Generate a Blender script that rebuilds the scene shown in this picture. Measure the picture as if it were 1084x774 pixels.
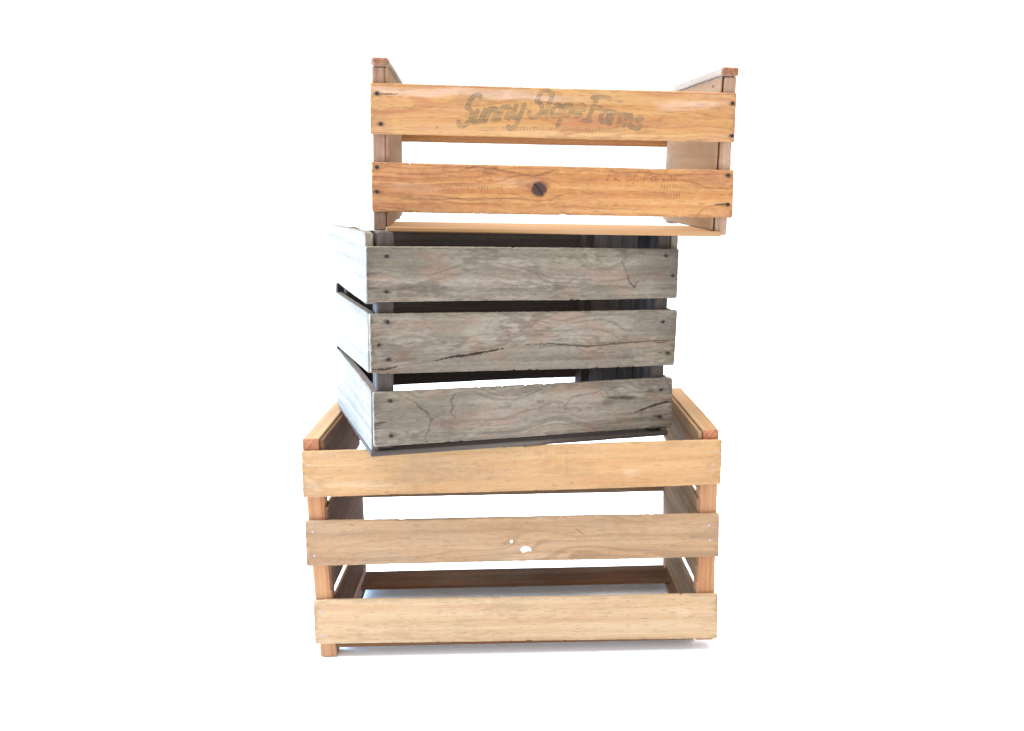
import bpy, math
import numpy as np
from mathutils import Matrix, Vector

for o in list(bpy.data.objects):
    bpy.data.objects.remove(o)
S = bpy.context.scene

# ------------------------------------------------------------------ camera
F, PITCH, ROLL, CAMH, CXO = 962.78, 0.1796, 0.0232, 0.552, -1.06
cam_d = bpy.data.cameras.new('camera')
cam = bpy.data.objects.new('camera', cam_d)
S.collection.objects.link(cam)
S.camera = cam
cam_d.sensor_width = 36.0
cam_d.sensor_fit = 'HORIZONTAL'
cam_d.lens = F / 1084 * 36.0
cam_d.shift_x = -CXO / 1084
cam_d.clip_start = 0.05
cam_d.clip_end = 500
_R0 = np.array([1., 0, 0]); _U0 = np.array([0, math.sin(PITCH), math.cos(PITCH)])
_FW = np.array([0, math.cos(PITCH), -math.sin(PITCH)])
_c, _s = math.cos(ROLL), math.sin(ROLL)
CR = _c * _R0 - _s * _U0
CU = _s * _R0 + _c * _U0
CP = np.array([0, 0, CAMH])
cam.matrix_world = Matrix(((CR[0], CU[0], -_FW[0], 0), (CR[1], CU[1], -_FW[1], 0),
                           (CR[2], CU[2], -_FW[2], CAMH), (0, 0, 0, 1)))

# ------------------------------------------------------------------ light
S.view_settings.view_transform = 'Standard'
S.view_settings.look = 'None'
S.view_settings.gamma = 1
S.view_settings.exposure = 0.0
world = bpy.data.worlds.new('World')
S.world = world
world.use_nodes = True
wn = world.node_tree
wn.nodes['Background'].inputs[0].default_value = (1, 1, 1, 1)
wn.nodes['Background'].inputs[1].default_value = 1.5


def area(name, loc, target, size, power, col, size_y=None):
    d = bpy.data.lights.new(name, 'AREA')
    d.energy = power
    d.color = col
    d.size = size
    if size_y:
        d.shape = 'RECTANGLE'
        d.size_y = size_y
    o = bpy.data.objects.new(name, d)
    S.collection.objects.link(o)
    o.location = loc
    v = Vector(target) - Vector(loc)
    o.rotation_euler = v.to_track_quat('-Z', 'Y').to_euler()
    return o


area('window_light', (-2.6, 1.4, 0.68), (0, 1.2, 0.36), 1.3, 440, (0.42, 0.66, 1.0), 1.3)
area('added_top_light', (-0.3, 1.2, 2.8), (0, 1.2, 0.0), 3.0, 245, (1.0, 0.98, 0.96), 3.0)  # added overhead light that lifts the floor to white
area('front_softbox', (-0.5, -1.6, 1.5), (0, 1.1, 0.3), 1.4, 18, (1.0, 0.98, 0.95), 1.4)

# ------------------------------------------------------------------ helpers
def rot(ax, a):
    c, s = math.cos(a), math.sin(a)
    return {'x': np.array([[1, 0, 0], [0, c, -s], [0, s, c]]), 'y': np.array([[c, 0, s], [0, 1, 0], [-s, 0, c]]),
            'z': np.array([[c, -s, 0], [s, c, 0], [0, 0, 1]])}[ax]


class Crate:
    """local frame: x along the front, y into depth, z up, origin at front-left-bottom corner"""
    def __init__(s, W, D, loc, yaw, rx, ry, k):
        s.k = k
        s.W, s.D = W * k, D * k
        s.loc = CP + (np.array(loc) - CP) * k
        s.R = rot('z', yaw) @ rot('x', rx) @ rot('y', ry)
        s.root = None

    def px(s, px, py, axis='y', val=0.0):
        """where the line of sight of a photograph pixel meets a plane of this crate (local coordinates)"""
        X = px - 542 - CXO
        Y = py - 387
        d = X * CR - Y * CU + F * _FW
        o = s.R.T @ (CP - s.loc)
        d = s.R.T @ d
        i = 'xyz'.index(axis)
        t = (val - o[i]) / d[i]
        return o + t * d


def lat(i, seed):
    v = np.sin(i * 127.1 + seed * 311.7) * 43758.5453
    return v - np.floor(v)


def n1(x, seed):
    i = np.floor(x); f = x - i; f = f * f * (3 - 2 * f)
    return lat(i, seed) * (1 - f) + lat(i + 1, seed) * f


def n2(x, y, seed):
    i = np.floor(x); f = x - i; f = f * f * (3 - 2 * f)
    j = np.floor(y); g = y - j; g = g * g * (3 - 2 * g)
    def h(a, b):
        v = np.sin(a * 127.1 + b * 269.5 + seed * 74.7) * 43758.5453
        return v - np.floor(v)
    return (h(i, j) * (1 - f) + h(i + 1, j) * f) * (1 - g) + (h(i, j + 1) * (1 - f) + h(i + 1, j + 1) * f) * g


def fbm(x, y, seed, o=4):
    r = 0; a = .5; t = 0
    for k in range(o):
        r = r + a * n2(x * 2 ** k, y * 2 ** k, seed + k * 7.3); t += a; a *= .5
    return r / t


SEED = [1]


def plank(name, root_crate, mat, fn, L, A, T, nu=None, nv=4, ch=0.0009, wob=0.0006, paint=None, rough=0.0, end_round=0.0, parent=None, back_n=2, endmat=None):
    """a sawn board.  fn(s,t,w) -> local position arrays; s along length, t across, w through thickness (0 = outer face)."""
    SEED[0] += 1
    sd = SEED[0] * 3.17
    nu = nu or max(6, int(L / 0.012))
    ct = min(ch / A, .3); cw = min(ch / T, .3)
    ts = np.concatenate([np.linspace(ct, 1 - ct, nv), [1, 1], np.linspace(1 - ct, ct, back_n), [0, 0]])
    ws = np.concatenate([np.zeros(nv), [cw, 1 - cw], np.ones(back_n), [1 - cw, cw]])
    n = len(ts)
    cs = min(ch / L, .1)
    ss = np.concatenate([[0], np.linspace(cs, 1 - cs, nu), [1]])
    m = len(ss)
    Sg, Tg = np.meshgrid(ss, ts, indexing='ij')
    Wg = np.tile(ws, (m, 1))
    for e in (0, m - 1):
        Tg[e] = .5 + (Tg[e] - .5) * (1 - 2 * ct)
        Wg[e] = .5 + (Wg[e] - .5) * (1 - 2 * cw)
    al = Sg * L
    chip = lambda q: -wob * 1.6 * sm(.80, .95, n1(al * 210, q)) * sm(.45, .7, n1(al * 24, q + 1))
    top = (n1(al * 9, sd) - .5) * 1.7 * wob + (n1(al * 330, sd + 5) - .5) * wob * .6 + chip(sd + 21)
    bot = (n1(al * 8, sd + 9) - .5) * 1.7 * wob + (n1(al * 310, sd + 3) - .5) * wob * .6 - chip(sd + 27)
    Tg2 = Tg + (top * Tg + bot * (1 - Tg)) / A
    # a ragged sawn end
    endw = (n1(Tg * A * 300, sd + 2) - .5) * wob * 1.2 + (n1(Tg * A * 60, sd + 12) - .5) * wob * 1.5
    Sg2 = Sg + np.where(Sg < .5, 1, -1) * np.abs(endw) * (np.minimum(Sg, 1 - Sg) < .02) / L
    if end_round > 0:
        dx = np.minimum(Sg, 1 - Sg) * L
        q = np.clip(1 - dx / end_round, 0, 1)
        Tg2 = np.where(Tg2 > .5, Tg2 - (1 - np.sqrt(np.clip(1 - q * q, 0, 1))) * end_round / A * (Tg2 - .5) * 2, Tg2)
    Wd = Wg.copy()
    if rough > 0:
        front = (Wg == 0)
        dis = (fbm(al * 25, Tg * A * 400, sd, 4) - .5) * rough * 2
        Wd = Wd + np.where(front, np.abs(dis) + 0.0, 0) / T
    P = fn(Sg2, Tg2, Wd)
    co = np.stack([np.broadcast_to(p, Sg.shape) for p in P], -1).astype(np.float64)
    masks = {}
    if paint:
        masks = paint(co[..., 0], co[..., 2], Sg * L, Tg * A, Wg)
        if 'dent' in masks:
            Wd = Wd + np.where(Wg == 0, masks.pop('dent'), 0) / T
            P = fn(Sg2, Tg2, Wd)
            co = np.stack([np.broadcast_to(p, Sg.shape) for p in P], -1)
    co = co.reshape(-1, 3) - np.array([root_crate.W / 2, root_crate.D / 2, 0])
    idx = np.arange(m * n).reshape(m, n)
    a = idx[:-1, :]; b = idx[1:, :]
    a2 = np.roll(a, -1, 1); b2 = np.roll(b, -1, 1)
    quads = np.stack([a, b, b2, a2], -1).reshape(-1, 4)
    me = bpy.data.meshes.new(name)
    # orientation test
    p0, p1, p3 = co[quads[0, 0]], co[quads[0, 1]], co[quads[0, 3]]
    nrm = np.cross(p1 - p0, p3 - p0)
    cen = co.mean(0)
    flip = np.dot(nrm, p0 - cen) < 0
    if flip:
        quads = quads[:, ::-1]
    faces = [tuple(map(int, q)) for q in quads]
    e0 = [int(i) for i in idx[0]]; e1 = [int(i) for i in idx[-1]][::-1]
    if flip:
        e0 = e0[::-1]; e1 = e1[::-1]
    faces += [tuple(e0), tuple(e1)]
    me.from_pydata([tuple(p) for p in co], [], faces)
    bc = np.stack([Sg * L, Tg * A, Wg * T], -1).reshape(-1, 3).astype(np.float32)
    at = me.attributes.new('bc', 'FLOAT_VECTOR', 'POINT'); at.data.foreach_set('vector', bc.ravel())
    for nm in ('dark', 'pale', 'warm', 'ink', 'white'):
        v = masks.get(nm)
        if v is None:
            continue
        at = me.attributes.new(nm, 'FLOAT', 'POINT')
        at.data.foreach_set('value', np.clip(v, 0, 1).astype(np.float32).ravel())
    me.materials.append(mat)
    me.validate(); me.update()
    if endmat:
        me.materials.append(endmat)
        mi = np.zeros(len(me.polygons), dtype=np.int32)
        mi[:n] = 1; mi[(m - 2) * n:] = 1
        me.polygons.foreach_set('material_index', mi)
    ob = bpy.data.objects.new(name, me)
    S.collection.objects.link(ob)
    ob.parent = parent or root_crate.root
    return ob


def boxfn(x0, x1, y0, y1, z0, z1, along, thick, flipt=False):
    """fn for an axis aligned board.  along/thick in 'xyz'; thick face w=0 is the low side unless flipt"""
    lo = dict(x=x0, y=y0, z=z0); hi = dict(x=x1, y=y1, z=z1)
    across = [c for c in 'xyz' if c not in (along, thick)][0]
    def fn(s, t, w):
        ww = 1 - w if flipt else w
        d = {along: lo[along] + s * (hi[along] - lo[along]), across: lo[across] + t * (hi[across] - lo[across]),
             thick: lo[thick] + ww * (hi[thick] - lo[thick])}
        return d['x'], d['y'], d['z']
    return fn, hi[along] - lo[along], hi[across] - lo[across], hi[thick] - lo[thick]


def box(name, c, mat, x0, x1, y0, y1, z0, z1, along, thick, flipt=False, **k):
    fn, L, A, T = boxfn(x0, x1, y0, y1, z0, z1, along, thick, flipt)
    return plank(name, c, mat, fn, L, A, T, **k)


def quadfn(tl, tr, bl, br, y0, y1, bow=0.0):
    """board in the x-z plane given by four measured corners (x,z); t=0 bottom"""
    def fn(s, t, w):
        x = (bl[0] * (1 - s) + br[0] * s) * (1 - t) + (tl[0] * (1 - s) + tr[0] * s) * t
        z = (bl[1] * (1 - s) + br[1] * s) * (1 - t) + (tl[1] * (1 - s) + tr[1] * s) * t
        return x, y0 + w * (y1 - y0) - bow * 4 * s * (1 - s), z
    L = math.hypot(tr[0] - tl[0], tr[1] - tl[1]); A = (abs(tl[1] - bl[1]) + abs(tr[1] - br[1])) / 2
    return fn, L, A, y1 - y0


def sidefn(tl, tr, bl, br, x0, x1):
    """board in the y-z plane; corners (y,z), 'l' = far end, s runs far -> near"""
    def fn(s, t, w):
        y = (bl[0] * (1 - s) + br[0] * s) * (1 - t) + (tl[0] * (1 - s) + tr[0] * s) * t
        z = (bl[1] * (1 - s) + br[1] * s) * (1 - t) + (tl[1] * (1 - s) + tr[1] * s) * t
        return x0 + w * (x1 - x0), y, z
    return fn, abs(tl[0] - tr[0]), (abs(tl[1] - bl[1]) + abs(tr[1] - br[1])) / 2, abs(x1 - x0)


# ------------------------------------------------------------------ materials
def lin(r, g, b):
    f = lambda c: (c / 255 / 12.92) if c / 255 <= .04045 else ((c / 255 + .055) / 1.055) ** 2.4
    return (f(r), f(g), f(b), 1)


def wood(name, c_dark, c_mid, c_light, ring_col, ring_amt=.5, streak=60, rings=38, blotch=.25, blotch_col=None, dark_col=(.02, .013, .01, 1),
         pale_col=(.8, .7, .6, 1), warm_col=(.5, .16, .06, 1), ink_col=(.14, .13, .08, 1), rough=.7, bump=.25, fine=.3, saw=0.0, var=.12, spec=.25, warp_amt=20, mottle=.12):
    m = bpy.data.materials.new(name)
    m.use_nodes = True
    t = m.node_tree
    for n in list(t.nodes):
        t.nodes.remove(n)
    N = t.nodes.new; L = t.links.new
    out = N('ShaderNodeOutputMaterial'); bs = N('ShaderNodeBsdfPrincipled')
    L(bs.outputs[0], out.inputs[0])
    at = N('ShaderNodeAttribute'); at.attribute_name = 'bc'
    oi = N('ShaderNodeObjectInfo')
    sc = N('ShaderNodeVectorMath'); sc.operation = 'SCALE'; sc.inputs[0].default_value = (7.3, 3.1, 5.7)
    L(oi.outputs['Random'], sc.inputs['Scale'])
    ad = N('ShaderNodeVectorMath'); ad.operation = 'ADD'
    L(at.outputs['Vector'], ad.inputs[0]); L(sc.outputs[0], ad.inputs[1])

    def noise(sx, sy, sz, detail=4, rough_=.55, dist=0, src=None):
        mp = N('ShaderNodeMapping'); mp.inputs['Scale'].default_value = (sx, sy, sz)
        L(src or ad.outputs[0], mp.inputs['Vector'])
        nz = N('ShaderNodeTexNoise'); nz.inputs['Scale'].default_value = 1; nz.inputs['Detail'].default_value = detail
        nz.inputs['Roughness'].default_value = rough_; nz.inputs['Distortion'].default_value = dist
        L(mp.outputs[0], nz.inputs['Vector'])
        return nz.outputs['Fac']

    def mix(fac, a, b, mode='MIX'):
        x = N('ShaderNodeMix'); x.data_type = 'RGBA'; x.blend_type = mode
        if hasattr(fac, 'name') or not isinstance(fac, (int, float)):
            L(fac, x.inputs[0])
        else:
            x.inputs[0].default_value = fac
        for k, v in ((6, a), (7, b)):
            if isinstance(v, tuple):
                x.inputs[k].default_value = v
            else:
                L(v, x.inputs[k])
        return x.outputs[2]

    def mr(v, a, b, c=0., d=1., smooth=False):
        x = N('ShaderNodeMapRange'); x.inputs[1].default_value = a; x.inputs[2].default_value = b
        x.inputs[3].default_value = c; x.inputs[4].default_value = d
        if smooth:
            x.interpolation_type = 'SMOOTHSTEP'
        L(v, x.inputs[0])
        return x.outputs[0]

    def math_(op, a, b=None):
        x = N('ShaderNodeMath'); x.operation = op
        for k, v in ((0, a), (1, b)):
            if v is None:
                continue
            if isinstance(v, (int, float)):
                x.inputs[k].default_value = v
            else:
                L(v, x.inputs[k])
        return x.outputs[0]

    n_st = noise(2.2, streak * 1.6, streak * 1.6, 5, .6)
    ramp = N('ShaderNodeValToRGB')
    ramp.color_ramp.elements[0].position = .28; ramp.color_ramp.elements[0].color = c_dark
    ramp.color_ramp.elements[1].position = .72; ramp.color_ramp.elements[1].color = c_light
    e = ramp.color_ramp.elements.new(.5); e.color = c_mid
    L(n_st, ramp.inputs[0])
    col = ramp.outputs[0]
    # growth rings: a warped distance field cut by the board
    warp = noise(3.0, 9, 9, 3, .5)
    sep = N('ShaderNodeSeparateXYZ'); L(ad.outputs[0], sep.inputs[0])
    yy = math_('MULTIPLY', sep.outputs[1], float(rings * 6.28 * 1.3))
    zz = math_('MULTIPLY', sep.outputs[2], float(rings * 6.28))
    ph = math_('ADD', math_('ADD', yy, zz), math_('MULTIPLY', warp, float(warp_amt)))
    sn = math_('SINE', ph)
    rl = mr(sn, .1, 1.0, 0, 1)
    rl = math_('MULTIPLY', rl, mr(noise(4, 30, 30, 3), .35, .65, .2, 1))
    col = mix(math_('MULTIPLY', rl, ring_amt), col, ring_col)
    # fine fibre lines
    fi = noise(7, 900, 900, 3, .6)
    col = mix(mr(fi, .45, .75, 0, fine), col, c_dark)
    # blotches
    if blotch_col:
        b = noise(9, 26, 26, 4, .6, .6)
        col = mix(mr(b, .46, .70, 0, blotch), col, blotch_col)
    if saw > 0:
        sw = noise(420, 6, 6, 2, .5)
        am = math_('MULTIPLY', mr(sw, .5, .72, 0, saw), mr(noise(10, 20, 20, 2), .5, .65))
        col = mix(am, col, c_dark)
    mo = noise(150, 330, 330, 4, .7)
    col = mix(mr(mo, .42, .70, 0, mottle), col, c_dark)
    col = mix(mr(noise(110, 260, 260, 4, .7), .48, .74, 0, mottle), col, c_light)
    # per-board tone
    hv = N('ShaderNodeHueSaturation'); L(col, hv.inputs['Color'])
    L(mr(oi.outputs['Random'], 0, 1, 1 - var, 1 + var * .6), hv.inputs['Value'])
    col = hv.outputs[0]

    def mask(nm, c, k=1.0, breakup=None):
        nonlocal col
        a = N('ShaderNodeAttribute'); a.attribute_name = nm
        f = a.outputs['Fac']
        if breakup is not None:
            f = math_('MULTIPLY', f, mr(breakup, .3, .62, .45, 1))
        if k != 1.0:
            f = math_('MULTIPLY', f, k)
        col = mix(f, col, c)
        return f
    br = noise(120, 700, 700, 3)
    mask('warm', warm_col, 1.0, noise(60, 300, 300, 3))
    mask('pale', pale_col, 1.0, noise(30, 260, 260, 3))
    mask('ink', ink_col, .85, br)
    dk = mask('dark', dark_col)
    mask('white', (.85, .85, .83, 1))
    L(col, bs.inputs['Base Color'])
    bs.inputs['Roughness'].default_value = rough
    bs.inputs['Specular IOR Level'].default_value = spec
    bm = N('ShaderNodeBump'); bm.inputs['Strength'].default_value = bump; bm.inputs['Distance'].default_value = .002
    hh = math_('ADD', math_('MULTIPLY', n_st, .7), math_('MULTIPLY', fi, .5))
    hh = math_('SUBTRACT', hh, math_('MULTIPLY', rl, .15))
    L(hh, bm.inputs['Height'])
    L(bm.outputs[0], bs.inputs['Normal'])
    return m


def plain(name, col, rough=.5, metal=0.0):
    m = bpy.data.materials.new(name); m.use_nodes = True
    b = m.node_tree.nodes['Principled BSDF']
    t = m.node_tree
    nz = t.nodes.new('ShaderNodeTexNoise'); nz.inputs['Scale'].default_value = 900
    tc = t.nodes.new('ShaderNodeTexCoord'); t.links.new(tc.outputs['Object'], nz.inputs['Vector'])
    rp = t.nodes.new('ShaderNodeValToRGB')
    rp.color_ramp.elements[0].color = tuple(c * .6 for c in col[:3]) + (1,)
    rp.color_ramp.elements[1].color = tuple(min(1, c * 1.3) for c in col[:3]) + (1,)
    t.links.new(nz.outputs['Fac'], rp.inputs[0]); t.links.new(rp.outputs[0], b.inputs['Base Color'])
    b.inputs['Roughness'].default_value = rough; b.inputs['Metallic'].default_value = metal
    b.inputs['Specular IOR Level'].default_value = .15
    return m


K = 0.43   # pine and weathered boards reflect well under the bright picture values
def kc(r, g, b, k=K):
    c = lin(r, g, b)
    return (c[0] * k, c[1] * k, c[2] * k, 1)


M_A = wood('orange_pine', kc(199, 137, 80), kc(223, 171, 108), kc(236, 193, 135), kc(191, 120, 66), .38, 70, 42, .4, kc(222, 158, 130),
           dark_col=kc(52, 36, 40), pale_col=kc(250, 216, 196), warm_col=kc(178, 96, 66), ink_col=kc(112, 104, 82), rough=.65, bump=.2, var=.02, warp_amt=15, mottle=.22)
M_A_low = wood('deep_orange_pine', kc(192, 124, 70), kc(218, 155, 92), kc(236, 181, 118), kc(185, 105, 57), .42, 75, 46, .5, kc(206, 140, 108),
           dark_col=kc(58, 40, 44), pale_col=kc(246, 206, 176), warm_col=kc(150, 86, 54), ink_col=kc(118, 112, 92), rough=.68, bump=.25, var=.02, warp_amt=12, mottle=.5)
M_A_post = wood('pinkish_pine', kc(165, 119, 98), kc(205, 165, 136), kc(229, 198, 168), kc(165, 107, 87), .4, 90, 60, .4, kc(160, 140, 128), dark_col=kc(60, 40, 34), rough=.8, bump=.3, var=.1, mottle=.3)
M_A_rail = wood('pale_rail_pine', kc(196, 172, 150), kc(218, 198, 178), kc(232, 218, 200), kc(176, 140, 116), .35, 80, 50, .3, kc(196, 184, 168), dark_col=kc(60, 40, 34), rough=.8, bump=.3, var=.05)
M_A_railend = wood('rust_end_grain', kc(140, 86, 60), kc(176, 123, 91), kc(200, 163, 127), kc(120, 68, 49), .6, 160, 90, .4, kc(150, 100, 84), dark_col=kc(60, 40, 34), rough=.85, bump=.3, var=.1, mottle=.4)
M_A_end = wood('greyed_pine_panel', kc(175, 132, 94), kc(196, 152, 113), kc(210, 173, 132), kc(175, 128, 88), .25, 40, 26, .3, kc(184, 172, 158), dark_col=kc(60, 40, 34), rough=.8, bump=.15, var=.04, warp_amt=8)
M_A_floor = wood('straw_floor_board', kc(194, 141, 89), kc(211, 162, 111), kc(222, 178, 129), kc(178, 129, 83), .3, 60, 40, .4, kc(196, 170, 146), rough=.75, bump=.2, var=.04, warp_amt=8)
M_C = wood('honey_pine', kc(207, 166, 123), kc(228, 193, 150), kc(240, 212, 172), kc(207, 161, 113), .36, 55, 30, .3, kc(234, 204, 164),
           dark_col=kc(96, 72, 50), pale_col=kc(246, 222, 190), warm_col=kc(206, 148, 100), rough=.65, bump=.15, var=.02, fine=.4, warp_amt=10, mottle=.2)
M_C_top = wood('honey_pine_sawn', kc(206, 153, 103), kc(226, 180, 125), kc(245, 203, 148), kc(204, 150, 95), .32, 50, 24, .4, kc(206, 178, 148),
               dark_col=kc(110, 92, 74), pale_col=kc(246, 220, 186), warm_col=kc(220, 154, 98), rough=.65, bump=.15, saw=.6, var=.02, fine=.35, warp_amt=10, mottle=.25)
M_C_mid = wood('dull_pine', kc(177, 138, 100), kc(206, 165, 125), kc(222, 183, 143), kc(169, 129, 91), .42, 55, 34, .35, kc(186, 168, 142),
               dark_col=kc(96, 76, 56), pale_col=kc(240, 214, 184), warm_col=kc(212, 154, 108), rough=.7, bump=.2, var=.02, fine=.45, warp_amt=11, mottle=.25)
M_C_post = wood('red_fir', kc(190, 123, 78), kc(212, 153, 105), kc(228, 180, 131), kc(160, 89, 64), .55, 80, 75, .4, kc(206, 156, 126), dark_col=kc(70, 40, 30), rough=.75, bump=.2, var=.05, warp_amt=8, mottle=.2)
M_C_rail = wood('fir_cap', kc(192, 144, 95), kc(210, 170, 120), kc(223, 190, 141), kc(188, 120, 87), .45, 70, 60, .4, kc(204, 152, 126), rough=.75, bump=.2, var=.05, warp_amt=8)
M_C_railend = wood('fir_end_grain', kc(170, 90, 60), kc(206, 134, 96), kc(230, 178, 140), kc(160, 80, 54), .7, 90, 110, .3, kc(200, 140, 110), rough=.8, bump=.2, var=.05)
M_C_in = wood('brown_rough_board_shaded', kc(105, 66, 39), kc(132, 87, 54), kc(159, 113, 74), kc(95, 57, 35), .3, 60, 30, .5, kc(132, 120, 104), rough=.9, bump=.3, saw=.3, var=.12, mottle=.25, warp_amt=10)  # rough inner boards, shade of the crate's interior put into the brown
M_C_in_pale = wood('rough_board_less_shaded', kc(134, 94, 58), kc(169, 124, 80), kc(204, 160, 110), kc(122, 81, 52), .3, 60, 30, .5, kc(169, 170, 154), rough=.9, bump=.3, saw=.3, var=.12, mottle=.25, warp_amt=10)  # paler copy for the right end, less interior shade in its colour
M_B = wood('weathered_grey', kc(133, 118, 107), kc(169, 157, 143), kc(195, 185, 170), kc(137, 119, 108), .22, 60, 18, .55, kc(154, 150, 128),
           dark_col=kc(56, 46, 42), pale_col=kc(192, 186, 176), warm_col=kc(176, 132, 104), rough=.92, bump=.4, fine=.3, var=.04, spec=.1, warp_amt=12, mottle=.45)
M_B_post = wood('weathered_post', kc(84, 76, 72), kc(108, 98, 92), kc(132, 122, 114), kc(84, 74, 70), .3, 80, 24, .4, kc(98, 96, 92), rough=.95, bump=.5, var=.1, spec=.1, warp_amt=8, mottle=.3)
M_B_in = wood('weathered_grey_shaded', kc(62, 54, 50), kc(80, 70, 64), kc(102, 92, 84), kc(54, 46, 42), .3, 60, 24, .4, kc(66, 72, 74), rough=.95, bump=.5, var=.2, spec=.1, warp_amt=8, mottle=.3)  # weathered inner parts, shade of the covered interior put into the grey
M_iron = plain('rusty_nail_iron', (.022, .016, .018), .85, 0.0)
M_zinc = plain('galvanised_nail', (.27, .255, .31), .7, 0.0)

# ------------------------------------------------------------------ mask painting (wear, knots, cracks, lettering)
def seg_dist(X, Z, pts):
    d = np.full(X.shape, 9.0); tt = np.zeros(X.shape)
    n = len(pts) - 1
    for i in range(n):
        a = pts[i]; b = pts[i + 1]
        vx, vz = b[0] - a[0], b[1] - a[1]
        l2 = vx * vx + vz * vz + 1e-12
        u = np.clip(((X - a[0]) * vx + (Z - a[1]) * vz) / l2, 0, 1)
        q = np.hypot(X - a[0] - u * vx, Z - a[1] - u * vz)
        s = q < d
        d = np.where(s, q, d); tt = np.where(s, (i + u) / n, tt)
    return d, tt


def sm(a, b, x):
    t = np.clip((x - a) / (b - a), 0, 1)
    return t * t * (3 - 2 * t)


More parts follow.
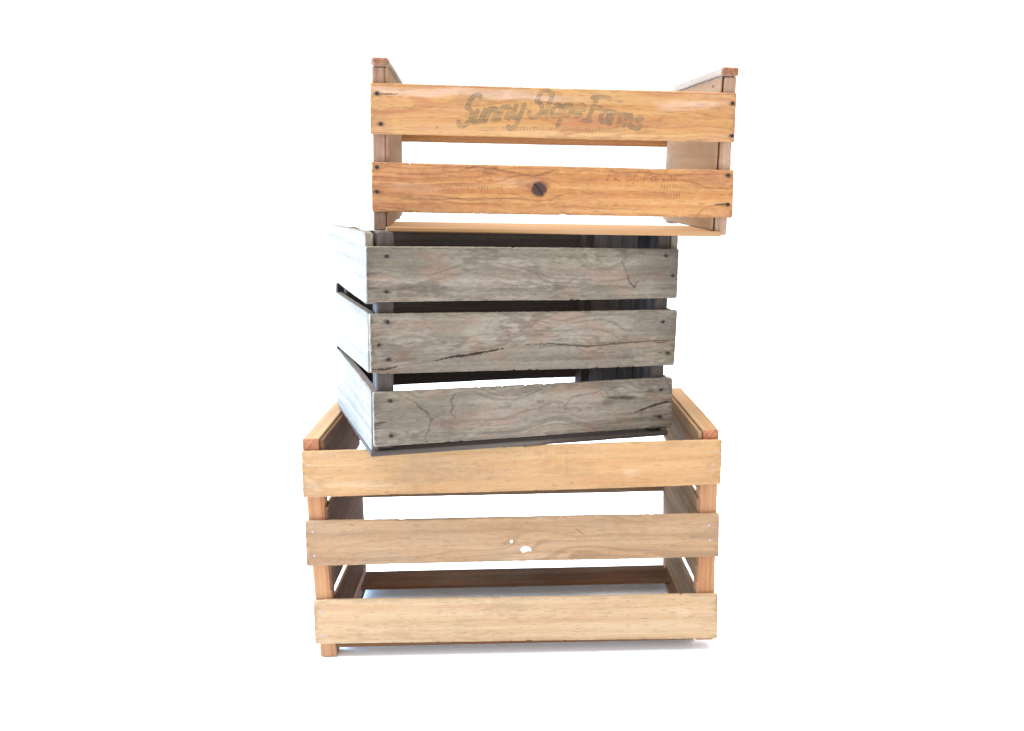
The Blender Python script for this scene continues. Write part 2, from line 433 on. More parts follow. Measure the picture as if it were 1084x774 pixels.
def paint_fn(crate, items, seed):
    """items measured in photograph pixels, laid on the board's own face in metres"""
    PXM = crate.px(543, 300)[0] - crate.px(542, 300)[0]   # metres per pixel on the front face
    def P(p):
        q = crate.px(p[0], p[1]); return (q[0], q[2])
    def fn(X, Z, al, ac, W):
        out = {k: np.zeros(X.shape) for k in ('dark', 'pale', 'warm', 'ink', 'white', 'dent')}
        face = (W < .05)
        jx = (fbm(X * 260, Z * 260, seed + 1, 3) - .5); jz = (fbm(X * 260, Z * 260, seed + 2, 3) - .5)
        for it in items:
            kind = it[0]
            if kind == 'crack':       # ('crack', pts, width_px, strength)
                pts = [P(p) for p in it[1]]
                Xj = X + jx * PXM * 1.2; Zj = Z + jz * PXM * 1.6
                d, t = seg_dist(Xj, Zj, pts)
                w = it[2] * PXM * (.35 + .65 * np.sin(np.clip(t, .02, .98) * math.pi)) * (.6 + .8 * n1(t * 23, seed))
                mk = (1 - sm(w * .35, w, d)) * it[3]
                ck = it[4] if len(it) > 4 else 'dark'
                out[ck] = np.maximum(out[ck], mk)
                if ck == 'dark':
                    halo = (1 - sm(w * .8, w * 3.2, d)) * .28 * it[3] * sm(.3, .6, fbm(X * 150, Z * 500, seed + 17, 3))
                    out['dark'] = np.maximum(out['dark'], halo)
                    out['dent'] = np.maximum(out['dent'], mk * .0009)
            elif kind in ('dark', 'pale', 'warm', 'white'):   # (kind, cx, cy, rx, ry, strength[, stretch])
                c = P((it[1], it[2])); rx, ry = it[3] * PXM, it[4] * PXM
                big = max(it[3], it[4]) > 6
                kj = 2.0 if big else .8
                if len(it) > 6: kj = .6
                fx = (fbm(X / rx * .9 + 3, Z / ry * .9, seed + it[1] * .1, 4) - .5) * kj
                fz = (fbm(X / rx * .9, Z / ry * .9 + 9, seed + it[2] * .1, 4) - .5) * kj
                if kind == 'white':
                    fx *= .8; fz *= .8
                r = np.hypot((X - c[0]) / rx + fx, (Z - c[1]) / ry + fz)
                e0 = .75 if (kind == 'white' or (len(it) > 6 and it[6])) else .2
                mk = (1 - sm(e0, 1.1, r)) * it[5]
                out[kind] = np.maximum(out[kind], mk)
            elif kind == 'grain':      # dark thin lines that run with the board: ('grain', density, strength, kind)
                v = fbm(X * 3.2 + 5, Z * 420 + 4 * fbm(X * 9, Z * 30, seed + 4, 2) * 6, seed + 6, 3)
                out[it[3]] = np.maximum(out[it[3]], sm(1 - it[1], 1 - it[1] + .12, v) * it[2])
            elif kind == 'band':     # ('band', y_top, y_bottom, strength, kind, x0, x1)
                za = P((it[5], it[1]))[1]; zb = P((it[5], it[2]))[1]
                xa = P((it[5], it[1]))[0]; xb = P((it[6], it[1]))[0]
                zc = (za + zb) / 2 + (n1(X * 30, seed + 8) - .5) * .003; hw = abs(za - zb) / 2
                mk = (1 - sm(hw * .6, hw * 1.2, np.abs(Z - zc))) * sm(xa - .015, xa + .01, X) * (1 - sm(xb - .03, xb + .03, X)) * it[3]
                out[it[4]] = np.maximum(out[it[4]], mk)
            elif kind == 'spots':    # weathering speckle
                v = fbm(X * 120, Z * 170, seed + 11, 4)
                out[it[2]] = np.maximum(out[it[2]], sm(.60, .75, v) * it[1])
            elif kind == 'edge':
                A_ = ac.max(); de = np.minimum(ac, A_ - ac)
                v = fbm(X * 70, Z * 260, seed + 31, 4)
                out['dark'] = np.maximum(out['dark'], np.exp(-de / .0022) * sm(.42, .66, v) * it[1])
                dl = np.minimum(al, al.max() - al)
                out['dark'] = np.maximum(out['dark'], np.exp(-dl / .006) * sm(.4, .66, fbm(X * 200, Z * 300, seed + 33, 3)) * it[1])
            elif kind == 'dirt':      # soft handling grime in patches
                v = fbm(X * 16, Z * 34, seed + 41, 4) * .6 + fbm(X * 120, Z * 420, seed + 43, 3) * .4
                out['dark'] = np.maximum(out['dark'], sm(.5, .68, v) * it[1])
            elif kind == 'blot':      # broad brown weathering, heavier towards the board ends
                v = fbm(X * 11 + 7, Z * 22, seed + 51, 3)
                dd = np.minimum(al, al.max() - al)
                out['dark'] = np.maximum(out['dark'], sm(.45, .7, v) * it[1] * (.35 + .5 * np.exp(-dd / .05)))
                out['warm'] = np.maximum(out['warm'], sm(.56, .72, fbm(X * 26, Z * 60, seed + 53, 4)) * it[1] * .55)
            elif kind == 'flecks':    # short fibres
                v = fbm(X * 90, Z * 900, seed + 47, 2)
                out[it[2]] = np.maximum(out[it[2]], sm(.70, .82, v) * it[1])
            elif kind == 'endwear':
                dd = np.minimum(al, al.max() - al)
                v = fbm(X * 60, Z * 500, seed + 14, 3)
                out['dark'] = np.maximum(out['dark'], np.exp(-dd / .02) * sm(.4, .7, v) * it[1])
            elif kind == 'letters':   # ('letters', strokes in px, half width px, outline bool, strength)
                PT = [[P(p) for p in st] for st in it[1]]
                d = np.full(X.shape, 9.0)
                for st in PT:
                    xs = [p[0] for p in st]; zs = [p[1] for p in st]; R = it[2] * PXM * 2 + .002
                    sel = (X > min(xs) - R) & (X < max(xs) + R) & (Z > min(zs) - R) & (Z < max(zs) + R)
                    if sel.any():
                        q, _ = seg_dist(X[sel], Z[sel], st)
                        d[sel] = np.minimum(d[sel], q)
                w = it[2] * PXM; o = .6 * PXM
                if it[3]:
                    mk = 1 - sm(o * .7, o * 1.7, np.abs(d - w))
                    mk = np.maximum(mk, (d < w) * .72)
                else:
                    mk = 1 - sm(w * .6, w * 1.3, d)
                fade = .45 + .55 * sm(.3, .58, fbm(X * 90, Z * 420, seed + 21, 3))
                out[it[5] if len(it) > 5 else 'ink'] = np.maximum(out[it[5] if len(it) > 5 else 'ink'], mk * it[4] * fade)
        for k in out:
            out[k] = out[k] * face
        return out
    return fn


def nail(parent, crate, lx, ly, lz, mat, r=.0017, normal='y', sign=-1):
    """a low domed nail head standing on a face"""
    me = bpy.data.meshes.new('nail')
    vs = []; fs = []
    n = 12
    for j, (rr, h) in enumerate(((1, -.0004), (1, .00015), (.8, .0004), (.35, .0006))):
        for i in range(n):
            a = 2 * math.pi * i / n
            vs.append((rr * r * math.cos(a) * (1 + .05 * math.sin(3 * a)), rr * r * math.sin(a), h))
    for j in range(3):
        for i in range(n):
            fs.append((j * n + i, j * n + (i + 1) % n, (j + 1) * n + (i + 1) % n, (j + 1) * n + i))
    fs.append(tuple(range(3 * n, 4 * n)))
    out = []
    for (a, b, h) in vs:
        if normal == 'y':
            out.append((lx + a - crate.W / 2, ly + sign * h - crate.D / 2, lz + b))
        elif normal == 'x':
            out.append((lx + sign * h - crate.W / 2, ly + a - crate.D / 2, lz + b))
    me.from_pydata(out, [], fs)
    me.materials.append(mat); me.update()
    o = bpy.data.objects.new('nail', me)
    S.collection.objects.link(o)
    o.parent = parent
    return o


def make_root(crate, name, label, cat):
    o = bpy.data.objects.new(name, None)
    S.collection.objects.link(o)
    o.empty_display_size = .05
    base = crate.loc + crate.R @ np.array([crate.W / 2, crate.D / 2, 0])
    Rm = crate.R
    o.matrix_world = Matrix([[*Rm[i], base[i]] for i in range(3)] + [[0, 0, 0, 1]])
    o['label'] = label; o['category'] = cat
    o['group'] = 'slatted wooden crates in the stack'
    crate.root = o
    return o


def front_slat(crate, mat, TL, TR, BL, BR, th, items, seed, nails=(), nail_mat=None, nail_r=.0017, step=.0011, y0=0.0, stained=True, **kw):
    q = [crate.px(*p) for p in (TL, TR, BL, BR)]
    q = [(p[0], p[2]) for p in q]
    fn, L, A, T = quadfn(q[0], q[1], q[2], q[3], y0, y0 + th, kw.pop('bow', 0.0))
    its = list(items) + [('edge', .5), ('dirt', .18), ('flecks', .3, 'dark')]
    if stained:
        for (nx, ny) in nails:
            its.append(('dark', nx, ny, 6.0, 3.4, .75))
            its.append(('dark', nx + 3, ny, 9.0, 1.1, .4))
    ob = plank('front_slat', crate, mat, fn, L, A, T, nu=int(L / step), nv=int(A / (step * .8)), paint=paint_fn(crate, its, seed), **kw)
    for (nx, ny) in nails:
        p = crate.px(nx, ny)
        nail(ob, crate, p[0], y0 - .0001, p[2], nail_mat, nail_r)
    return ob


# ------------------------------------------------------------------ ground
def ground():
    me = bpy.data.meshes.new('ground')
    n = 24; Rr = 60
    g = np.linspace(-1, 1, n + 1); g = np.sign(g) * np.abs(g) ** 2.2 * Rr
    vs = [(x, y + 1, -.0045) for y in g for x in g]
    fs = [(j * (n + 1) + i, j * (n + 1) + i + 1, (j + 1) * (n + 1) + i + 1, (j + 1) * (n + 1) + i) for j in range(n) for i in range(n)]
    me.from_pydata(vs, [], fs)
    m = bpy.data.materials.new('white_studio_floor'); m.use_nodes = True
    t = m.node_tree; b = t.nodes['Principled BSDF']
    nz = t.nodes.new('ShaderNodeTexNoise'); nz.inputs['Scale'].default_value = 3
    tc = t.nodes.new('ShaderNodeTexCoord'); t.links.new(tc.outputs['Object'], nz.inputs['Vector'])
    rp = t.nodes.new('ShaderNodeValToRGB')
    rp.color_ramp.elements[0].color = (.93, .935, .95, 1); rp.color_ramp.elements[1].color = (.955, .955, .96, 1)
    t.links.new(nz.outputs['Fac'], rp.inputs[0]); t.links.new(rp.outputs[0], b.inputs['Base Color'])
    b.inputs['Roughness'].default_value = .9
    b.inputs['Specular IOR Level'].default_value = .1
    me.materials.append(m)
    o = bpy.data.objects.new('ground', me); S.collection.objects.link(o)
    o['kind'] = 'structure'


ground()

# ------------------------------------------------------------------ bottom crate (C)
C = Crate(.5, .2611, (-.2522, 1.0474, 0), -.0028, 0, 0, 1.0)
make_root(C, 'wooden_crate', 'large honey pine crate with three front slats, standing on the floor under the grey crate', 'crate')
W, D = C.W, C.D
ST = .006
front_slat(C, M_C_top, (318.4, 478.8), (765, 465.9), (320.3, 527.2), (763, 513.3), ST,
           [('pale', 400, 515, 60, 8, .35), ('warm', 620, 490, 120, 8, .25), ('pale', 665, 500, 12, 5, .5), ('dark', 425, 505, 26, 10, .16),
            ('dark', 440, 490, 14, 12, .14), ('crack', [(640, 484), (700, 487), (745, 485)], .6, .25), ('pale', 330, 510, 8, 12, .4), ('grain', .42, .25, 'warm'),
            ('dark', 750, 492, 5, 6, .25)], 11,
           [(756, 479), (755.5, 497), (327, 492), (328, 516)], M_zinc, .0013, stained=False)
front_slat(C, M_C_mid, (322.3, 552.4), (761.7, 544.3), (324.2, 599.3), (761.1, 590), ST,
           [('white', 556.5, 581, 6.5, 3.6, 1), ('white', 541.5, 573.5, 1.5, 1.9, .7), ('crack', [(609, 560), (614, 563), (619, 566)], .9, .55),
            ('crack', [(619, 567), (620, 580)], .4, .25), ('warm', 575, 578, 14, 5, .3), ('pale', 560, 590, 40, 4, .35),
            ('crack', [(334, 590), (362, 578), (420, 570), (480, 571)], .5, .28), ('crack', [(340, 596), (380, 585), (440, 580), (520, 583)], .5, .22),
            ('crack', [(326, 572), (360, 566), (420, 562)], .4, .22), ('dark', 733, 568.5, 4, 1.2, .5), ('dark', 740, 566, 18, 5, .15), ('grain', .42, .28, 'dark')], 12,
           [(331, 563), (333, 588.5), (751.5, 571.5), (751, 556)], M_zinc, .0014, stained=False)
front_slat(C, M_C, (331, 636.5), (760.2, 629.7), (333.3, 682), (759.2, 675.8), ST,
           [('pale', 640, 665, 120, 12, .35), ('pale', 720, 650, 14, 9, .4), ('dark', 692, 652, 1.8, 1.2, .5), ('warm', 355, 672, 22, 8, .22),
            ('grain', .42, .22, 'warm'), ('crack', [(380, 648), (450, 650), (520, 648)], .4, .2)], 13,
           [(750.5, 641), (750.5, 652), (340.5, 647), (341.5, 673)], M_zinc, .0013, stained=False)
pz = .2525
FOOT = -.0045
for side in (0, 1):
    # posts lean a touch, like the ones in the photograph
    for back in (0, 1):
        y0, y1 = (.0065, .0275) if not back else (D - .0275, D - .0065)
        off = .004 if side == 0 else 0.0
        def fn(s, t, w, side=side, y0=y0, y1=y1):
            z0 = .0070 if (side == 1 and y0 < .1) else FOOT
            z = z0 + s * (pz - z0)
            lean = (.0045 * (1 - s) + .0005) if side == 0 else -.002 * (1 - s) - .0015
            xa = lean if side == 0 else W - .0222 + lean
            return xa + t * .0212, y0 + w * (y1 - y0), z
        plank('corner_post', C, M_C_post, fn, pz, .0212, .021, nv=5, nu=60, wob=.0009, ch=.0013, endmat=M_C_railend)
    x0, x1 = (.0006, .0211) if side == 0 else (W - .0208, W - .0003)
    box('top_rail', C, M_C_rail, x0, x1, .0062, D - .0062, .2535, .2772, 'y', 'z', True, nv=6, wob=.0005, ch=.0012, endmat=M_C_railend)
    # inner end boards
    bx = (.0216, .0262) if side == 0 else (W - .0262, W - .0216)
    for (a, b) in ((.2025, .2755), (.0845, .1925), (.015, .0695)):
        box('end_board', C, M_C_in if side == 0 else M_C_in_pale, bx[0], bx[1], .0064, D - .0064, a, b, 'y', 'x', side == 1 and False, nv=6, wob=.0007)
# back slats
for (a, b) in ((.2085, .2634), (.1195, .1755), (.030, .0745)):
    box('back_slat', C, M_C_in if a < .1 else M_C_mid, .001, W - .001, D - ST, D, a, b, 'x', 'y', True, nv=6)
# floor boards
yb0 = C.px(540, 601.5, 'z', .0135)[1]; yb1 = C.px(540, 618, 'z', .0135)[1]
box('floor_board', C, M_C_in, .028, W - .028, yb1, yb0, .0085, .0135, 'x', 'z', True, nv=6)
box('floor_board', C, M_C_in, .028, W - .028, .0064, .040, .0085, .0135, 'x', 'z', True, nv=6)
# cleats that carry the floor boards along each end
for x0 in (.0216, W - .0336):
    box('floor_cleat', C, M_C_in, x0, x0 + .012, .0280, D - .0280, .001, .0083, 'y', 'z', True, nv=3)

# ------------------------------------------------------------------ middle crate (B)
KB = .945
B = Crate(.3979, .2729, (-.1684, 1.037, .2566), .324, .0257, .0397, KB)
make_root(B, 'wooden_crate', 'weathered grey crate with three cracked front slats, turned askew in the middle of the stack', 'crate')
W, D = B.W, B.D
BT = .0085
grime = [('grain', .46, .3, 'dark'), ('endwear', .7), ('dirt', .42), ('edge', .8), ('flecks', .35, 'pale'), ('blot', .62)]
front_slat(B, M_B, (387.5, 261.2), (718.9, 264.1), (388, 320.3), (717, 316), BT, grime + [
    ('crack', [(568, 290), (575, 297), (588, 300), (602, 299), (613, 293)], .9, .45), ('pale', 563, 303, 6, 1.6, .8), ('pale', 626, 310, 9, 3, .6),
    ('crack', [(658, 276), (661, 282), (664, 289)], .8, .6), ('crack', [(664, 290), (667, 300), (672, 304), (676, 297)], 1.2, .75), ('pale', 675, 297, 1.2, 5, .8),
    ('dark', 654, 271, 4, 2, .5), ('dark', 395, 289, 8, 2, .6), ('dark', 390, 292, 3, 4, .4), ('dark', 701, 305, 7, 3, .5), ('dark', 705, 290, 12, 2, .5),
    ('crack', [(640, 311), (668, 313), (700, 311)], .5, .4), ('dark', 430, 318, 30, 1.6, .4), ('pale', 500, 300, 50, 10, .25), ('warm', 505, 315, 20, 5, .2),
    ('dark', 690, 285, 24, 20, .2), ('crack', [(520, 300), (560, 303)], .5, .3), ('crack', [(400, 262.5), (460, 263), (540, 263)], .8, .35)], 21,
    [(409, 271.5), (409, 309), (705, 271), (712, 292)], M_iron, .0019, rough=.0006, wob=.0006)
front_slat(B, M_B, (391.3, 332.5), (717.5, 329), (392.7, 396.8), (714, 387.1), BT, grime + [
    ('crack', [(393, 391.5), (408, 391), (421, 388)], 1.5, .9), ('crack', [(421, 388), (445, 384), (463, 381)], .8, .5), ('crack', [(462, 381.5), (478, 378), (495, 376), (512, 373), (533, 369)], 1.7, .95),
    ('warm', 503, 372, 9, 5, .75), ('warm', 505, 366, 5, 5, .5), ('crack', [(533, 345), (540, 352), (540, 362), (532, 366)], .9, .4), ('warm', 540, 356, 10, 9, .3),
    ('crack', [(556, 365), (585, 364), (622, 367), (650, 364), (690, 361), (715, 360)], 1.0, .75), ('pale', 692, 358, 5, 2, .7),
    ('warm', 712, 349, 5, 5, .85), ('dark', 704, 341, 7, 3, .5), ('dark', 710, 346, 6, 1.5, .6), ('dark', 702, 362, 14, 2.0, .7), ('dark', 700, 374, 12, 3, .6), ('warm', 711, 382, 4, 6, .55),
    ('dark', 680, 352, 34, 16, .22), ('dark', 662, 374, 30, 8, .18), ('warm', 445, 368, 22, 2, .3), ('crack', [(433, 369), (460, 368)], .6, .3), ('pale', 432, 388, 30, 4, .5),
    ('pale', 480, 350, 40, 10, .2), ('crack', [(597, 350), (625, 371), (660, 366)], .4, .25), ('dark', 397, 366, 10, 2, .55)], 22,
    [(410.5, 341), (411.5, 380.5), (401, 365.5), (702, 341), (707, 374)], M_iron, .0019, rough=.0007, wob=.0007)
front_slat(B, M_B, (394.8, 417.1), (712.5, 400.7), (396.2, 473.3), (711.1, 452), BT, grime + [
    ('crack', [(440, 426), (444, 431), (452, 437), (457, 445)], 1.1, .7), ('dark', 443, 430, 7, 2, .5), ('dark', 457, 444, 6, 2.5, .6), ('crack', [(456, 446), (454, 455), (450, 464), (452, 470)], 1.0, .55),
    ('crack', [(482, 417), (477, 424), (480, 430), (477, 437), (482, 443)], 1.5, .6), ('crack', [(484, 420), (481, 432), (483, 444)], .6, .4),
    ('dark', 415, 424, 12, 3, .5), ('dark', 400, 449, 12, 2.5, .8), ('dark', 414, 461, 9, 4, .5), ('pale', 500, 459, 9, 3, .6), ('warm', 487, 464, 5, 3, .4),
    ('dark', 662, 421, 22, 5, .85), ('dark', 650, 424, 30, 8, .45), ('dark', 690, 414, 12, 4, .65), ('crack', [(598, 430), (606, 420), (630, 416), (640, 413)], .6, .5),
    ('crack', [(672, 437), (690, 430), (705, 426), (711, 426)], 1.8, .95), ('dark', 697, 441, 9, 4, .8), ('crack', [(650, 440), (690, 436)], .6, .4), ('warm', 690, 434, 12, 3, .45),
    ('warm', 665, 449, 18, 3, .5), ('dark', 695, 452, 18, 3, .6), ('warm', 704, 446, 5, 5, .5), ('dark', 690, 430, 34, 24, .25), ('pale', 520, 440, 50, 14, .2), ('warm', 565, 452, 9, 3, .3)], 23,
    [(413.5, 424.5), (414, 461.5), (700, 413), (698, 441)], M_iron, .0019, rough=.0007, wob=.0007)

# left side slats: corners measured on the crate's own left face, far end at its real depth
def bpl(px, py, x=0.0):
    p = B.px(px, py, 'x', x); return p
def side_slat(y_near_top, y_near_bot, y_far_top, y_far_bot):
    zt = B.px(388, y_near_top)[2]; zb = B.px(388, y_near_bot)[2]
    # heights at the far corner, from its image row
    def zfar(row):
        lo, hi = -.1, .4
        for _ in range(40):
            mid = (lo + hi) / 2
            w = B.loc + B.R @ np.array([0, D, mid]) - CP
            v = -(w @ CU) / (w @ _FW) * F + 387
            if v > row: lo = mid
            else: hi = mid
        return mid
    return zt, zb, zfar(y_far_top), zfar(y_far_bot)
zA_clip = None
SL = [side_slat(245.6, 323.3, 237.5, 293), side_slat(333.5, 396.5, 308.3, 364), side_slat(416, 483.5, 367.7, 426)]
for i, (a, b, c_, d_) in enumerate(SL):
    fn0, L_, A_, T_ = sidefn((D, c_), (BT + .0004, a), (D, d_), (BT + .0004, b), 0.0, .009)
    dn, df = ((-.0028, -.0075), (-.0004, -.0016), (.0026, .0000))[i]
    def fn(s, t, w, fn0=fn0, dn=dn, df=df):
        x, y, z = fn0(s, t, w)
        return x + df * (1 - s) + dn * s, y, z
    pt = None
    plank('side_slat', B, M_B, fn, L_, A_, T_, nv=24, rough=.0005, wob=.0007, end_round=.004)
    fn, L_, A_, T_ = sidefn((D, c_ + (.002 if i == 0 else -.002)), (BT + .0004, a + (.0008 if i == 0 else -.002)), (D, d_), (BT + .0004, b), W, W - .009)
    plank('side_slat', B, M_B, fn, L_, A_, T_, nv=10, rough=.0005, wob=.001, end_round=.004)
zt = B.px(402, 245.3)[2]
for side in (0, 1):
    for back in (0, 1):
        x0, x1 = (.0096, .0285) if side == 0 else (W - .0265, W - .0096)
        y0, y1 = (BT + .0003, BT + .024) if not back else (D - BT - .024, D - BT - .0003)
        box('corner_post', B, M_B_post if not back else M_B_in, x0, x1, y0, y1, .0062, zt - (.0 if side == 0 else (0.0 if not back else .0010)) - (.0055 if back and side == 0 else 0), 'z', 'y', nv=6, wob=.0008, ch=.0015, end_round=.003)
# solid lining boards at the right-hand end
n = 4
ys = np.linspace(BT + .025, D - BT - .025, n + 1)
for i in range(n):
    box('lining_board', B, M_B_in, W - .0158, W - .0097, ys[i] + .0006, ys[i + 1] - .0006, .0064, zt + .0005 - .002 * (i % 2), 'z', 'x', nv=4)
# back slats (the lowest sits clear of the floor)
sc = KB
for (a, b) in ((.172, .2400), (.1015, .1705), (.0265, .1000)):
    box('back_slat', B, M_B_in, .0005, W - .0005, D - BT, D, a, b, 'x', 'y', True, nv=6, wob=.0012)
# floor boards run along the crate under the posts
for (a, b) in ((.0012, .088), (.090, .170), (.172, D - .001)):
    box('floor_board', B, M_B_post, .001, W - .001, max(a, .0035), b, 0.0, .0060, 'x', 'y' if False else 'z', False, nv=12, wob=.0009)

# ------------------------------------------------------------------ top crate (A)
KA = .85
A = Crate(.4838, .3187, (-.1814, 1.2283, .516), .052, .033, .0389, KA)
make_root(A, 'wooden_crate', 'orange pine crate with faded printed lettering and a dark knot, topmost of the stack', 'crate')
W, D = A.W, A.D
AT = .0062

# --- lettering strokes: x right, y up, in x-heights, upright; slant and arch are applied when set out
def arc(cx, cy, rx, ry, a0, a1, n=10):
    return [(cx + rx * math.cos(math.radians(a0 + (a1 - a0) * i / n)), cy + ry * math.sin(math.radians(a0 + (a1 - a0) * i / n))) for i in range(n + 1)]


G = {
    'S': (1.35, [arc(.75, 1.72, .42, .38, 20, 200) + arc(.72, 1.05, .55, .35, 140, 60, 4)[:1] + [(.55, 1.2), (.95, .85)] + arc(.6, .45, .5, .5, 40, -170)]),
    'u': (1.0, [[(.12, 1), (.12, .35)] + arc(.4, .3, .28, .3, 180, 330) + [(.72, .5)], [(.74, 1), (.74, .15), (.95, 0)]]),
    'n': (1.0, [[(.1, 1), (.1, 0)], [(.1, .6)] + arc(.42, .7, .3, .3, 150, 0) + [(.72, .1), (.95, 0)]]),
    'y': (1.0, [[(.12, 1), (.12, .4)] + arc(.4, .32, .28, .3, 180, 330), [(.76, 1), (.74, -.4)] + arc(.45, -.45, .3, .35, 0, -150)]),
    'l': (.55, [[(.15, 1.9), (.15, .2), (.38, 0)]]),
    'o': (.9, [arc(.42, .5, .33, .5, 0, 360, 16)]),
    'p': (1.0, [[(.12, 1), (.12, -.8)], arc(.46, .52, .32, .46, 170, -170, 16)]),
    'e': (.9, [[(.12, .5), (.75, .58)] + arc(.43, .52, .33, .48, 10, 310, 14)]),
    'F': (1.25, [[(.35, 2.0), (.35, 0)], [(.0, 1.95), (.4, 2.0), (1.25, 1.95), (1.35, 1.8)], [(.35, 1.1), (.95, 1.1)], [(.05, 0), (.6, 0)]]),
    'a': (1.0, [arc(.42, .48, .33, .46, 20, 340, 16), [(.76, 1), (.76, .15), (.95, 0)]]),
    'r': (.75, [[(.1, 1), (.1, 0)], [(.1, .6)] + arc(.4, .68, .28, .3, 150, 30)]),
    'm': (1.4, [[(.1, 1), (.1, 0)], [(.1, .6)] + arc(.36, .7, .25, .3, 150, 0) + [(.61, 0)], [(.61, .6)] + arc(.86, .7, .25, .3, 150, 0) + [(1.11, .1), (1.3, 0)]]),
    's': (.8, [arc(.42, .76, .24, .24, 40, 230, 8) + arc(.36, .24, .3, .25, 60, -150, 8)]),
    'P': (1.1, [[(.2, 2), (.2, 0)], [(.2, 1.9)] + arc(.55, 1.5, .45, .45, 80, -100)]),
    'f': (.7, [arc(.6, 1.6, .3, .35, 60, 180, 6) + [(.3, -.5)], [(.05, .95), (.65, .95)]]),
    't': (.6, [[(.25, 1.6), (.25, .15), (.5, 0)], [(0, 1), (.55, 1.05)]]),
    '.': (.4, [[(.1, 0), (.16, .06)]]),
    'k': (.9, [[(.15, 1.9), (.15, 0)], [(.7, 1), (.2, .5), (.75, 0)]]),
    ' ': (.5, []),
}


def setout(text, x0, x1, base, xh, slant=.33, width=None):
    """strokes in photograph pixels; base(x)->row of the baseline, xh(x)->x height in rows"""
    tot = sum(G[c][0] for c in text)
    k = (x1 - x0) / tot
    out = []; cur = 0
    for ch in text:
        for st in G[ch][1]:
            pts = []
            for (gx, gy) in st:
                X = x0 + (cur + gx) * k
                h = xh(X)
                pts.append((X + gy * h * slant, base(X) - gy * h))
            out.append(pts)
        cur += G[ch][0]
    return out


lerp = lambda x, xs, ys: float(np.interp(x, xs, ys))
base1 = lambda x: lerp(x, [480, 500, 530, 560, 580, 600, 620, 645, 678], [135, 131, 126.5, 124, 122.5, 122.5, 124, 127, 136])
big = []
big += setout('S', 482, 499, base1, lambda x: 15.5, .42)
big += setout('unny', 498, 553, base1, lambda x: 13.5, .42)
big += setout('S', 557, 574, lambda x: 124, lambda x: 13.5, .42)
big += setout('lope', 574, 617, lambda x: 123.5, lambda x: 12.5, .40)
big += setout('F', 617, 634, lambda x: 128, lambda x: 12.6, .42)
big += setout('arms', 633, 678, lambda x: lerp(x, [633, 678], [128.5, 137]), lambda x: lerp(x, [633, 678], [13, 11.5]), .36)
rng = np.random.RandomState(4)
small = []
xx = 505
while xx < 662:
    if rng.rand() < .82:
        b_ = lerp(xx, [505, 580, 662], [138.5, 137.5, 140]); h_ = 3.6
        r_ = rng.rand()
        small.append([(xx, b_), (xx + .4, b_ - h_)])
        if r_ < .6: small.append([(xx + .4, b_ - h_), (xx + 1.9, b_ - h_ + .3)])
        if r_ > .3: small.append([(xx, b_ - .2), (xx + 1.7, b_ - .4)])
    xx += 3.3
front_slat(A, M_A, (391.6, 88), (780, 98.4), (391.6, 141.6), (777.6, 150.9), AT, [
    ('letters', big, 1.5, True, 1.0), ('letters', small, .5, False, .75),
    ('band', 91, 100, .55, 'pale', 392, 560), ('band', 99, 105, .5, 'pale', 520, 600), ('warm', 494, 106, 5, 6, .15), ('pale', 730, 112, 34, 6, .5), ('warm', 700, 126, 16, 6, .18),
    ('crack', [(401, 99), (410, 99.6), (421, 99.8)], .9, .8), ('dark', 463, 135, 2, 1.3, .5), ('dark', 522, 91.5, 5, 1.2, .4), ('crack', [(432, 90.5), (500, 92), (540, 93)], .5, .3),
    ('grain', .43, .4, 'warm'), ('crack', [(400, 113), (450, 113.5), (500, 114)], .4, .25), ('warm', 400, 126, 8, 8, .15), ('band', 144.5, 149, .35, 'warm', 600, 772)], 31,
    [(399, 99), (403, 131.5), (775.5, 109.5), (775, 144)], M_iron, .0020, step=.00062)
low_l = []
vague = setout('Ppan', 612 - 182, 478, lambda x: 197, lambda x: 9, .2)
sml2 = []
for k in range(12):
    xb = 687 + k * 2.9
    sml2.append([(xb, 206.5 + k * .08), (xb + .5, 203.5 + k * .08)])
    if k > 5: sml2.append([(xb - 4, 199), (xb - 3.4, 196)])
script = setout('Pk. of. Parlat', 641, 716, lambda x: lerp(x, [641, 716], [191.5, 192]), lambda x: 5.3, .35)
mid = []
for k in range(20):
    xb = 590 + k * 2.6
    mid.append([(xb, 194), (xb + .5, 190.5)])
    if k % 3 == 0: mid.append([(xb, 194), (xb + 1.6, 194)])
fuzz = []
for k in range(34):
    xb = 432 + k * 3.0; yy = 182 + (k * 7 % 5)
    fuzz.append([(xb, yy + 4), (xb + 1, yy)])
    fuzz.append([(xb, yy + 18), (xb + .3, yy + 13)])
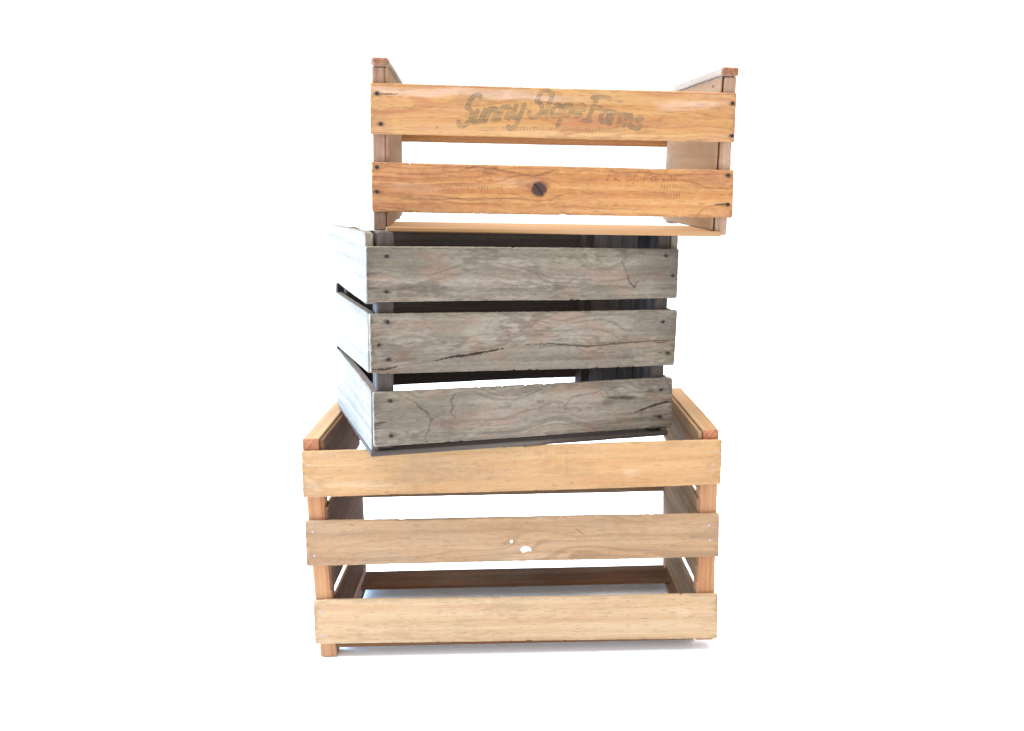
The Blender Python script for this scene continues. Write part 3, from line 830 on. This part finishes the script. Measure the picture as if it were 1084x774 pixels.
front_slat(A, M_A_low, (392.6, 171.9), (777.2, 180.2), (393.6, 224), (775.3, 230.4), AT, [
    ('letters', script, .85, False, .75, 'warm'), ('letters', sml2, .65, False, .9, 'warm'), ('letters', mid, .45, False, .35, 'warm'), ('letters', fuzz, .55, False, .55, 'warm'), ('warm', 455, 186, 20, 6, .4), ('warm', 610, 192, 26, 5, .3), ('warm', 445, 210, 22, 7, .3),
    ('dark', 570.5, 200.5, 8.6, 8.4, .92, True), ('warm', 571, 200.5, 13.5, 11, .75), ('crack', [(566, 195), (571, 201), (575, 207)], .9, 1),
    ('crack', [(520, 198), (548, 195), (560, 189.5), (571, 188), (582, 190), (594, 196), (625, 198)], 1.2, .5, 'warm'), ('crack', [(515, 204), (548, 206), (560, 211.5), (571, 213), (584, 211), (598, 205), (640, 204)], 1.2, .55, 'warm'),
    ('crack', [(530, 201), (550, 200), (560, 200)], .9, .4, 'warm'), ('crack', [(582, 201), (600, 201), (630, 202)], .9, .45, 'warm'), ('warm', 570, 201, 17, 12, .4), ('crack', [(487, 180), (505, 177), (528, 180), (548, 184), (566, 187)], 1.3, .45),
    ('crack', [(566, 187), (574, 184), (586, 181)], 1.5, .5), ('warm', 516, 181, 12, 4, .75), ('warm', 470, 183, 5, 6, .35), ('dark', 495, 177.5, 2.5, 1.2, .6),
    ('crack', [(424, 211), (460, 211), (510, 210), (560, 211)], .8, .35), ('crack', [(420, 184), (460, 185)], .6, .3), ('crack', [(580, 214), (590, 210), (600, 212)], .7, .3), ('crack', [(590, 217), (640, 221), (690, 222)], .6, .3),
    ('crack', [(772, 216.5), (764, 216.5), (757, 217)], 1.6, .7), ('warm', 766, 217, 8, 2.2, .6), ('warm', 690, 205, 34, 8, .14), ('pale', 540, 192, 30, 5, .25), ('grain', .46, .5, 'warm'),
    ('crack', [(393, 173), (420, 173.5), (470, 176)], .7, .4), ('band', 181.5, 184, .6, 'warm', 655, 770), ('pale', 440, 200, 30, 8, .2)], 32,
    [(399, 177), (399, 203), (771, 185.5), (770.5, 216.5)], M_iron, .0020, step=.0007)
zTl = A.px(403, 60.5)[2]
zTr = A.px(769, 71)[2]
zT = (zTl + zTr) / 2
RW = .0195
for side in (0, 1):
    zt = zTl if side == 0 else zTr
    for back in (0, 1):
        x0, x1 = (.0012, .0157) if side == 0 else (W - .0146, W - .0012)
        y0, y1 = (AT + .0003, AT + .022) if not back else (D - AT - .022, D - AT - .0003)
        box('corner_post', A, M_A_post, x0, x1, y0, y1, .0004, zt - .0092, 'z', 'y', nv=6, wob=.0006, ch=.0012)
    x0, x1 = (.0010, RW + .001) if side == 0 else (W - RW - .0005, W - .0005)
    box('top_rail', A, M_A_rail, x0, x1, .0012, D - .0005, zt - .0090, zt, 'y', 'z', True, nv=6, wob=.0005, ch=.0012 if side else .0025, endmat=M_A_railend)
    x0, x1 = (.0160, .0188) if side == 0 else (W - .0188, W - .0164)
    box('end_board', A, M_A_end, x0, x1, AT + .0008, D - AT - .0008, .0052, zt - .0094, 'y', 'x', side == 0, nv=12, wob=.0005)
eb = [o for o in A.root.children if o.name.startswith('end_board')][-1]
pn = A.px(755, 91.5, 'x', W - .0188)
nail(eb, A, W - .0189, pn[1], pn[2], M_iron, .0016, 'x', -1)
z1 = A.px(424, 151, 'y', D)[2]
zs = [A.px(392, v)[2] for v in (88, 141.5, 172, 224)]
box('back_slat', A, M_A_low, .0005, W - .0005, D - AT, D, zs[1] - .0005, zs[0], 'x', 'y', True, nv=8)
box('back_slat', A, M_A, .0005, W - .0005, D - AT, D, zs[3], zs[2], 'x', 'y', True, nv=8)
yf = A.px(570, 236.8, 'z', .0050)[1]
box('floor_board', A, M_A_floor, .0149, W - .0075, .0008, yf, -.0008, .0050, 'x', 'z', True, nv=14, ch=.0012)
